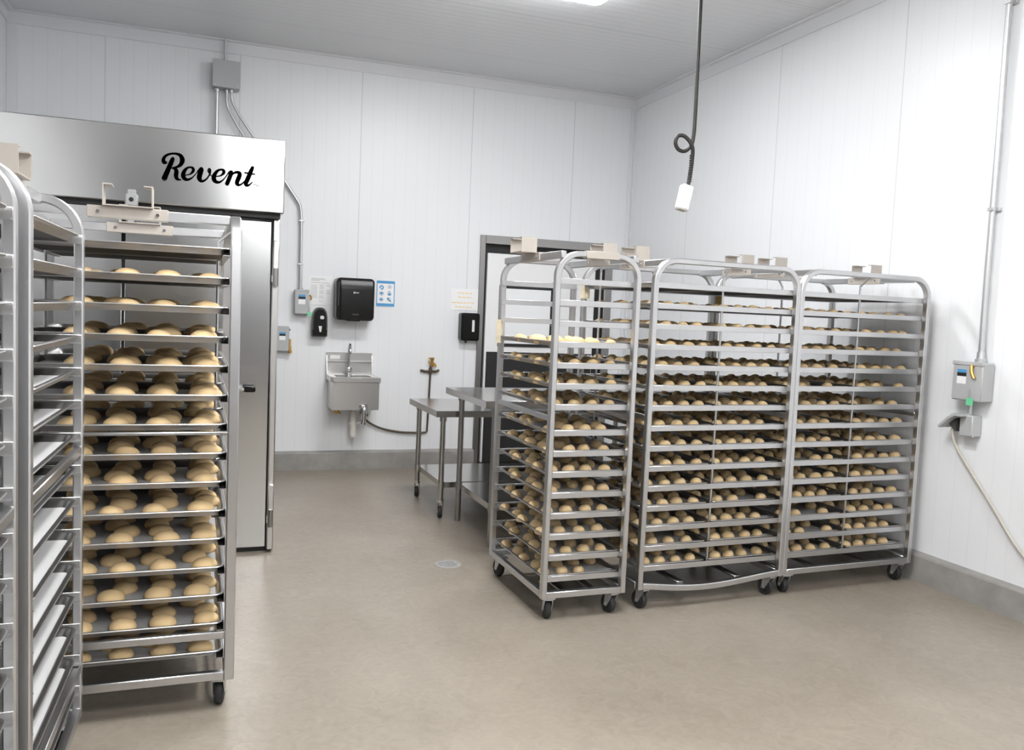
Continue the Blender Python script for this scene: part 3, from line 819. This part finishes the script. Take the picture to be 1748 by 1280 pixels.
fa = MB().lathe([(.030, .862), (.026, .90), (.020, .935)], (sxx(1.272), -.10, 0), n=16).tube(bez([(sxx(1.272), -.10, .92), (sxx(1.272), -.10, 1.05), (sxx(1.27), -.115, 1.13), (sxx(1.268), -.165, 1.155), (sxx(1.265), -.21, 1.11), (sxx(1.264), -.215, 1.07)], 8), .012, 12)
fa = fa.lathe([(.001, -.03), (.022, -.026), (.026, 0), (.022, .026), (.001, .03)], (sxx(1.272), -.13, .93), 'y', 14)
fa.build('faucet', M['chrome'], sk)
tr = MB().lathe([(.024, .45), (.024, .585)], (sxx(1.315), -.15, 0), n=16).lathe([(.036, .435), (.036, .455)], (sxx(1.315), -.15, 0), n=16).lathe([(.028, .335), (.028, .435)], (sxx(1.317), -.15, 0), n=16).lathe([(.008, .310), (.022, .318), (.028, .335)], (sxx(1.317), -.15, 0), n=16)
tr.build('drain_trap', M['offwhite'], sk)
ar = MB().tube(bez([(sxx(1.317), -.15, .47), (sxx(1.345), -.15, .44), (sxx(1.40), -.12, .46), (sxx(1.43), -.06, .50), (sxx(1.43), -.002, .50)], 6), .012, 10).build('trap_arm', M['white'], sk)
lv_ = MB().tube(bez([(sxx(1.368), y1 + .005, .615), (sxx(1.368), y1 - .030, .610), (sxx(1.369), y1 - .040, .575), (sxx(1.370), y1 - .030, .50), (sxx(1.366), y1 - .020, .470)], 6), .021, 14)
lv_.lathe([(.024, .462), (.027, .478), (.024, .495)], (sxx(1.366), y1 - .021, 0), n=16)
lv_.build('knee_valve', M['chrome'], sk)
kb = MB().prism(rrect(.074, .058, .014, cx=sxx(1.368), cy=.612), y1 + .004, y1 + .0115, 'xz').box(sxx(1.333), sxx(1.345), y1 - .006, y1 + .011, .545, .60, .003).box(sxx(1.392), sxx(1.404), y1 - .006, y1 + .011, .545, .60, .003)
kb.build('valve_plate', M['steel_dark'], sk)
MB().tube(bez([(sxx(1.385), y1 + .03, .60), (sxx(1.395), y1 + .03, .57), (sxx(1.42), y1 + .10, .53), (sxx(1.425), y1 + .20, .515)], 6), .010, 8).build('valve_hose', M['blackmat'], sk)
sp_ = MB().tube([(sxx(1.19), -.10, .59), (sxx(1.19), -.10, .55), (sxx(1.205), -.10, .525)], .008, 8).lathe([(.001, -.02), (.020, -.018), (.020, .018), (.001, .02)], (sxx(1.17), -.10, .545), 'y', 12)
sp_.build('supply_valve', M['brass'], sk)
# small printed strip on the backsplash
MB().box(sxx(1.115), sxx(1.205), -.0175, -.0165, 1.015, 1.05).build('label_plate', M['sheet'], sk)

wp = thing('water_pipe', 'dark copper water pipe running from sink to wall tap', 'pipe', (2.05, YB, 0))
path = [(1.395 - 2.05, -.09, .565), (1.404 - 2.05, -.07, .53), (1.455 - 2.05, -.03, .455), (1.587 - 2.05, -.022, .382), (1.765 - 2.05, -.02, .343), (1.93 - 2.05, -.02, .334), (2.02 - 2.05, -.02, .334)]
pp = bez(path, 8) + [Vector((2.040 - 2.05, -.02, .345)), Vector((2.044 - 2.05, -.02, .45)), Vector((2.056 - 2.05, -.02, 1.0))]
MB().tube(pp, .0095, 10).build('riser', M['copper'], wp)
hb = MB().tube([(-.092, -.02, .925), (-.04, -.02, .915), (.0, -.02, .92), (.05, -.02, .915), (.088, -.02, .928)], .012, 10).lathe([(.016, .89), (.016, .95)], (.003, -.02, 0), n=12)
hb.build('wall_bracket', M['copper'], wp)
tp = MB().lathe([(.014, .965), (.018, .985), (.013, 1.01), (.020, 1.04)], (.014, -.035, 0), n=14).tube([(.012, -.03, 1.0), (.03, -.07, .985), (.034, -.085, .965)], .013, 10).box(-.018, .034, -.045, -.025, 1.036, 1.048, .003).tube([(-.022, -.035, 1.01), (.01, -.035, .985)], .006, 8)
tp.build('tap', M['brass'], wp)

# ================================================================== WALL DISPENSERS AND PAPERS
td = thing('towel_dispenser', 'large black paper towel dispenser above the hand sink', 'dispenser', (1.30, YB, 1.56))
MB().prism([(p[0], p[1]) for p in rrect(.335, .375, .035)], -.19, -.002, 'xz').build('body', M['black'], td)
cv = MB()
prof = [(-.19, -.185), (-.212, -.17), (-.215, .08), (-.205, .13), (-.19, .165), (-.185, .18)]
k = len(prof)
cv.prism([(y, z) for y, z in [(-.180, -.180)] + prof + [(-.180, .180)]], -.130, .150, 'yz')
cv.build('front_cover', M['black'], td)
MB().box(-.1695, -.1665, -.165, -.125, -.06, .155, .001).box(-.155, -.145, -.196, -.18, -.06, .15, .002).build('side_window', M['smoke'], td)
MB().box(-.025, .025, -.2165, -.2152, .055, .062).box(-.022, -.010, -.2165, -.2152, .050, .067).build('logo_mark', M['ink'], td)
MB().box(-.028, .028, -.2165, -.2152, -.140, -.128).build('lower_mark', M['smoke'], td)
MB().box(-.06, .05, -.16, -.06, -.195, -.186).build('paper_slot', M['blackmat'], td)

sd = thing('soap_dispenser', 'black oval soap dispenser left of the towel dispenser', 'dispenser', (1.008, YB, 1.345))
ol = [(x * .066, z * .13) for x, z in [(-1, -.95), (-1.02, -.3), (-.98, .35), (-.85, .70), (-.55, .93), (-.2, 1.0), (.2, 1.0), (.55, .93), (.85, .70), (.98, .35), (1.02, -.3), (1, -.95), (.9, -1), (-.9, -1)]]
MB().prism(ol, -.085, -.002, 'xz').build('body', M['smoke'], sd)
MB().prism([(x * .80, z * .80 + .008) for x, z in ol], -.102, -.086, 'xz').build('cover', M['black'], sd)
MB().prism([(-.058, -.118), (.058, -.118), (.066, -.07), (-.066, -.07)], -.100, -.086, 'xz').build('base', M['black'], sd)
MB().prism(rrect(.034, .030, .010, cx=.014, cz=0) if False else [(x + .016, z + .042) for x, z in rrect(.034, .030, .010)], -.1035, -.1022, 'xz').build('level_window', M['ink2'], sd)
MB().prism([(-.014, -.035), (.016, -.035), (.010, -.088), (-.004, -.088)], -.1035, -.1022, 'xz').build('push_lever', M['ink2'], sd)

s2 = thing('soap_dispenser', 'black square soap dispenser beside the door frame', 'dispenser', (2.408, YB, 1.350))
MB().prism(rrect(.182, .262, .022), -.095, -.002, 'xz').build('body', M['black'], s2)
MB().prism(rrect(.150, .235, .018), -.106, -.096, 'xz').build('cover', M['black'], s2)
MB().box(.014, .038, -.1072, -.1062, -.045, .065).build('level_window', M['ink2'], s2)
MB().lathe([(.010, -.155), (.014, -.131)], (-.03, -.06, 0), n=12).build('nozzle', M['smoke'], s2)


def poster(name, label, x, z, wd, ht, mats):
    t = thing(name, label, 'poster' if name == 'poster' else 'notice', (x, YB, z))
    MB().box(-wd / 2, wd / 2, -.0045, -.0025, -ht / 2, ht / 2).build('sheet', M['sheet'], t)
    return t


po = poster('poster', 'blue and white hand washing poster right of the towel dispenser', 1.606, 1.627, .178, .242, None)
b = MB(); yy0, yy1 = -.0056, -.0047
b.box(-.085, .085, yy0, yy1, .092, .117).box(-.085, .085, yy0, yy1, -.117, -.090).box(-.085, -.077, yy0, yy1, -.09, .092).box(.077, .085, yy0, yy1, -.09, .092)
b.build('border', M['blue'], po)
ic = MB(); ic2 = MB()
for i, (cx, cz) in enumerate(((-.038, .056), (.036, .062), (-.038, .0), (.036, .002), (-.038, -.055), (.034, -.052))):
    k = 14
    ic2.prism([(cx + .024 * math.cos(2 * math.pi * q / k), cz + .023 * math.sin(2 * math.pi * q / k)) for q in range(k)], -.0050, -.0046, 'xz')
    if i == 0: ic.prism(arc(cx, cz, .020, -60, 210, 10) + arc(cx, cz, .010, 210, -60, 10), yy0, -.0052, 'xz').box(cx - .004, cx + .010, yy0, -.0052, cz - .022, cz - .008)
    elif i == 1: ic.prism(arc(cx, cz + .006, .013, 190, 350, 8) + arc(cx, cz + .010, .013, 350, 190, 8)[1:-1], yy0, -.0052, 'xz').box(cx - .003, cx + .004, yy0, -.0052, cz + .002, cz + .014)
    elif i == 2: ic.prism(arc(cx, cz - .008, .021, 10, 170, 10), yy0, -.0052, 'xz').prism(arc(cx, cz - .008, .008, 180, 360, 6), yy0, -.0052, 'xz')
    elif i == 3: ic.prism([(cx - .018, cz - .004), (cx, cz + .004), (cx + .018, cz - .002), (cx + .008, cz - .02), (cx - .008, cz - .02)], yy0, -.0052, 'xz').box(cx - .004, cx + .003, yy0, -.0052, cz, cz + .026)
    elif i == 4: ic.prism([(cx - .018, cz), (cx - .003, cz + .014), (cx + .018, cz), (cx - .003, cz - .014)], yy0, -.0052, 'xz')
    else: ic.prism([(cx - .02, cz + .012), (cx - .004, cz + .018), (cx + .004, cz), (cx + .022, cz - .016), (cx + .016, cz - .028), (cx, cz - .012), (cx - .018, cz)], yy0, -.0052, 'xz')
ic2.build('icon_disc', M['ink2'], po); ic.build('icon', M['blue'], po)

n1 = poster('notice', 'white printed notice behind the soap dispenser by the oven', 1.016, 1.628, .205, .262, None)
q = MB(); rnd2 = random.Random(2)
for i, (z, a, b_) in enumerate([(.105, -.085, .03), (.096, -.085, .045), (.086, -.085, -.01), (.068, -.085, .075)]):
    q.box(a, b_, -.0054, -.0046, z - .003, z + .003)
q.build('print', M['ink'], n1)
q = MB()
for a0, a1, z0, z1 in [(-.088, -.03, -.07, .05), (-.01, .03, .01, .055), (-.012, .028, -.035, .002), (-.014, .026, -.075, -.045), (.045, .085, .035, .055), (.05, .08, -.01, .005), (.05, .085, -.03, -.018), (-.012, .025, -.105, -.09)]:
    q.box(a0, a1, -.0054, -.0046, z0, z1)
q.build('diagram', M['ink2'], n1)
n2 = poster('notice', 'white sheet with four orange lines of handwriting by the door', 2.368, 1.606, .270, .205, None)
q = MB()
for z, a, b_ in ((.062, -.075, .075), (.022, -.065, .070), (-.03, -.125, .105), (-.070, -.09, .075)):
    x = a
    while x < b_:
        ln = rnd2.uniform(.018, .045); q.box(x, min(b_, x + ln), -.0054, -.0046, z - .006 + rnd2.uniform(-.002, .002), z + .005); x += ln + .008
q.build('handwriting', M['yellow'], n2)

# ================================================================== ELECTRICS


def label_plate(t, x0, x1, y, z0, z1, axis='y'):
    h = z1 - z0
    def bx(mb, a0, a1, d0, d1, c0, c1):
        return mb.box(a0, a1, d0, d1, c0, c1) if axis == 'y' else mb.box(d0, d1, a0, a1, c0, c1)
    bx(MB(), x0, x1, y - .0012, y - .0004, z0, z0 + h * .52).build('label_text', M['sheet'], t)
    bx(MB(), x0, x1, y - .0012, y - .0004, z0 + h * .52, z0 + h * .78).build('label_warning', M['dark_gap'], t)
    bx(MB(), x0, x1, y - .0012, y - .0004, z0 + h * .78, z1).build('label_band', M['blue'], t)


ds = thing('disconnect_switch', 'grey disconnect switch box above the soap dispenser', 'switch box', (.846, YB, 1.517))
MB().box(-.062, .062, -.085, -.004, -.108, .108, .006).build('enclosure', M['grey_paint'], ds)
MB().box(-.064, .064, -.088, -.080, .090, .110, .002).build('lid', M['grey_paint'], ds)
label_plate(ds, -.030, .030, -.0855, -.02, .065)
MB().tube([(.058, -.05, .05), (.074, -.055, .06), (.082, -.06, .045), (.078, -.06, .02)], .009, 8).build('lever', M['brass'], ds)
MB().box(.050, .082, -.089, -.086, -.125, -.085, .001).build('lockout_tag', M['green'], ds)
MB().tube([(.066, -.088, -.085), (.068, -.088, -.05), (.06, -.07, -.04)], .003, 6).build('hasp', M['zinc'], ds)
cd = thing('conduit', 'grey conduit from disconnect switch up to the oven', 'conduit', (.836, YB, 1.625))
MB().tube([(0, -.035, 0), (-.006, -.035, .62)] + [(x - .846 + .010, -.035, z - 1.625) for x, z in bez([(.828, 2.28), (.815, 2.36), (.79, 2.405), (.70, 2.535), (.60, 2.67), (.44, 2.88)], 5)[1:]], .014, 10).build('tube', M['zinc'], cd)
MB().lathe([(.022, .0), (.022, .018)], (0, -.035, 0), n=14).build('connector', M['zinc'], cd)
for z in (.22, .60):
    MB().box(-.026, .022, -.022, -.001, z, z + .012, .002).box(-.024, .016, -.052, -.047, z, z + .012, .001).build('strap', M['zinc'], cd)
s3 = thing('switch_box', 'small grey switch box half hidden by the oven edge', 'switch box', (.705, YB, 1.185))
MB().box(-.07, .040, -.075, -.001, -.108, .112, .005).build('enclosure', M['grey_paint'], s3)
label_plate(s3, -.045, .008, -.0755, -.01, .06)
MB().tube([(.038, -.05, .08), (.050, -.05, .085)], .009, 8).build('lever', M['smoke'], s3)
MB().lathe([(.012, -.10), (.014, -.07), (.009, -.05), (.011, -.02), (.008, .0)], (.050, -.05, 0), n=12).lathe([(.018, -.125), (.018, -.098)], (.050, -.05, 0), n=14).build('brass_lock', M['brass'], s3)

jb = thing('junction_box', 'grey metal junction box high on the back wall', 'junction box', (.185, YB, 3.385))
MB().box(-.112, .104, -.13, -.002, -.108, .112, .005).build('enclosure', M['grey_paint'], jb)
MB().box(-.114, .106, -.136, -.130, -.110, .114, .003).build('cover', M['grey_paint'], jb)
for sx_ in (-.09, .085):
    MB().lathe([(.006, -.139), (.006, -.136)], (sx_, 0, -.09), 'y', 10).build('screw', M['zinc'], jb)
cds = [('grey conduit from junction box up to the ceiling', [(-.012, -.05, .116), (-.014, -.05, .308)], .011),
       ('straight grey conduit dropping from junction box behind oven', [(-.075, -.06, -.112), (-.075, -.06, -1.1)], .017),
       ('left flexible grey conduit curving down from junction box', bez([(.002, -.06, -.112), (.004, -.06, -.21), (.02, -.06, -.27), (.075, -.06, -.37), (.14, -.06, -.47), (.24, -.06, -.62)], 6), .011),
       ('right flexible grey conduit curving down from junction box', bez([(.040, -.07, -.112), (.044, -.07, -.19), (.075, -.07, -.26), (.14, -.07, -.36), (.22, -.07, -.47), (.33, -.07, -.62)], 6), .011)]
for lb, pth, r in cds:
    t = thing('conduit', lb, 'conduit', (.185, YB, 3.385))
    MB().tube(pth, r, 10).build('tube', M['zinc'], t)
    p0 = Vector(pth[0])
    MB().lathe([(r + .006, -.022), (r + .006, .0)], tuple(p0) if p0.z < 0 else (p0.x, p0.y, p0.z + .022), n=12).build('connector', M['zinc'], t)

# right wall: disconnect, receptacle, conduit, cable
d2 = thing('disconnect_switch', 'grey disconnect switch box on the right wall', 'switch box', (XR, 3.532, 1.228))
MB().box(-.092, -.003, -.098, .098, -.107, .107, .006).build('enclosure', M['grey_paint'], d2)
MB().box(-.097, -.088, -.100, .100, .090, .110, .002).build('lid', M['grey_paint'], d2)
label_plate(d2, .005, .065, -.0925, -.015, .065, 'x')
MB().tube([(-.095, -.035, .085), (-.105, -.035, .085), (-.110, -.040, .055), (-.105, -.055, .02)], .010, 8).build('lever', M['brass'], d2)
MB().box(-.0985, -.0965, -.055, -.010, -.130, -.090, .0005).build('lockout_tag', M['green'], d2)
MB().tube([(-.096, -.03, -.092), (-.099, -.03, -.05), (-.094, -.02, -.035)], .003, 6).build('hasp', M['zinc'], d2)
rc = thing('power_receptacle', 'grey weatherproof receptacle with raised flap on right wall', 'socket', (XR, 3.54, .985))
MB().box(-.075, -.003, -.052, .035, -.065, .055, .006).build('enclosure', M['grey_paint'], rc)
MB().prism([(.055, -.045), (.055, .04), (.09, .05), (.10, -.01)], -.078, -.010, 'yz').build('socket_body', M['smoke'], rc)
fl = MB().box(-.145, -.055, .0, .008, -.045, .045, .004)
fl = MB().prism([(-.012, .060), (.03, .062), (.075, .035), (.135, -.022), (.130, -.032), (.068, .022), (.026, .048), (-.012, .047)], -.125, -.030, 'yz')
fl.build('flap', M['grey_paint'], rc)
MB().tube([(-.07, -.058, -.06), (-.07, .04, -.06)], .006, 8).build('hinge_pin', M['zinc'], rc)
MB().tube([(-.04, .0, .05), (-.04, .0, .14)], .012, 10).build('nipple', M['zinc'], rc)
cb = thing('power_cable', 'tan power cable hanging from receptacle along the right wall', 'cable', (XR, 3.54, .985))
pts = [(-.06, .085, -.02), (-.06, .088, -.05), (-.055, .075, -.11), (-.045, .03, -.18), (-.04, -.02, -.24), (-.035, -.10, -.33), (-.033, -.20, -.44), (-.033, -.36, -.61), (-.035, -.60, -.78), (-.06, -.95, -.88), (-.09, -1.3, -.92), (-.11, -1.7, -.965), (-.12, -2.1, -.976)]
MB().tube(bez(pts, 8), .0085, 10).build('cable', M['cable'], cb)
MB().tube([(-.06, .085, -.022), (-.06, .088, .0)], .016, 10).build('plug', M['cable'], cb)
cr = thing('conduit', 'tall grey conduit running up the right wall to the ceiling', 'conduit', (XR, 3.505, 1.335))
MB().tube([(-.032, .0, .0), (-.032, .004, .5), (-.032, .002, 1.2), (-.032, .006, ZC - 1.336)], .0165, 12).build('tube', M['zinc'], cr)
MB().lathe([(.030, .0), (.030, .018), (.024, .022), (.021, .06)], (-.032, .0, 0), n=14).build('connector', M['zinc'], cr)
for z in (.83, 1.93):
    MB().box(-.022, -.001, -.03, .03, z, z + .018, .002).box(-.054, -.048, -.020, .020, z, z + .018, .001).build('strap', M['zinc'], cr)

# ================================================================== PENDANT CORD
pc = thing('pendant_cord', 'black power cord hanging from the ceiling with white connector', 'cord', (2.76, 4.5, ZC))
up = [(.0, 0, .0), (-.002, 0, -.3), (.002, 0, -.7), (.004, 0, -1.0), (.0, 0, -1.10), (-.012, 0, -1.15), (-.045, .01, -1.185), (-.085, .018, -1.18), (-.108, .02, -1.145), (-.100, .014, -1.105), (-.066, .004, -1.098), (-.032, -.010, -1.128), (-.012, -.016, -1.165), (-.004, -.01, -1.20), (-.002, 0, -1.27), (-.010, 0, -1.34), (-.020, 0, -1.395)]
MB().tube(bez(up, 8), .0115, 10).build('cord', M['cord'], pc)
gr = MB()
for i in range(12):
    z = -1.215 - i * .014; xx = -.003 - max(0, (-1.27 - z)) * .09
    gr.lathe([(.0118, z), (.0140, z + .002), (.0140, z + .007), (.0118, z + .009)], (xx, 0, 0), n=12)
gr.build('strain_relief', M['cord'], pc)
bxm = MB().box(-.040, .028, -.03, .03, -.15, -.005, .006).rot((0, 0, 0), 'Y', .20).move((-.018, 0, -1.385))
bo = bxm.build('connector', M['white'], pc)
MB().box(-.036, .024, -.026, .026, -.158, -.149, .002).rot((0, 0, 0), 'Y', .20).move((-.018, 0, -1.385)).build('connector_base', M['beige'], bo)
for z in (-.05, -.105):
    MB().lathe([(.016, .028), (.016, .036), (.010, .040)], (0, 0, z), 'x', 14).rot((0, 0, 0), 'Y', .20).move((-.018, 0, -1.385)).build('outlet', M['ink2'], bo)
# small ceiling cup the cord hangs from
MB().lathe([(.035, -.03), (.040, .0)], (0, 0, 0), n=18).build('ceiling_cup', M['white'], pc)
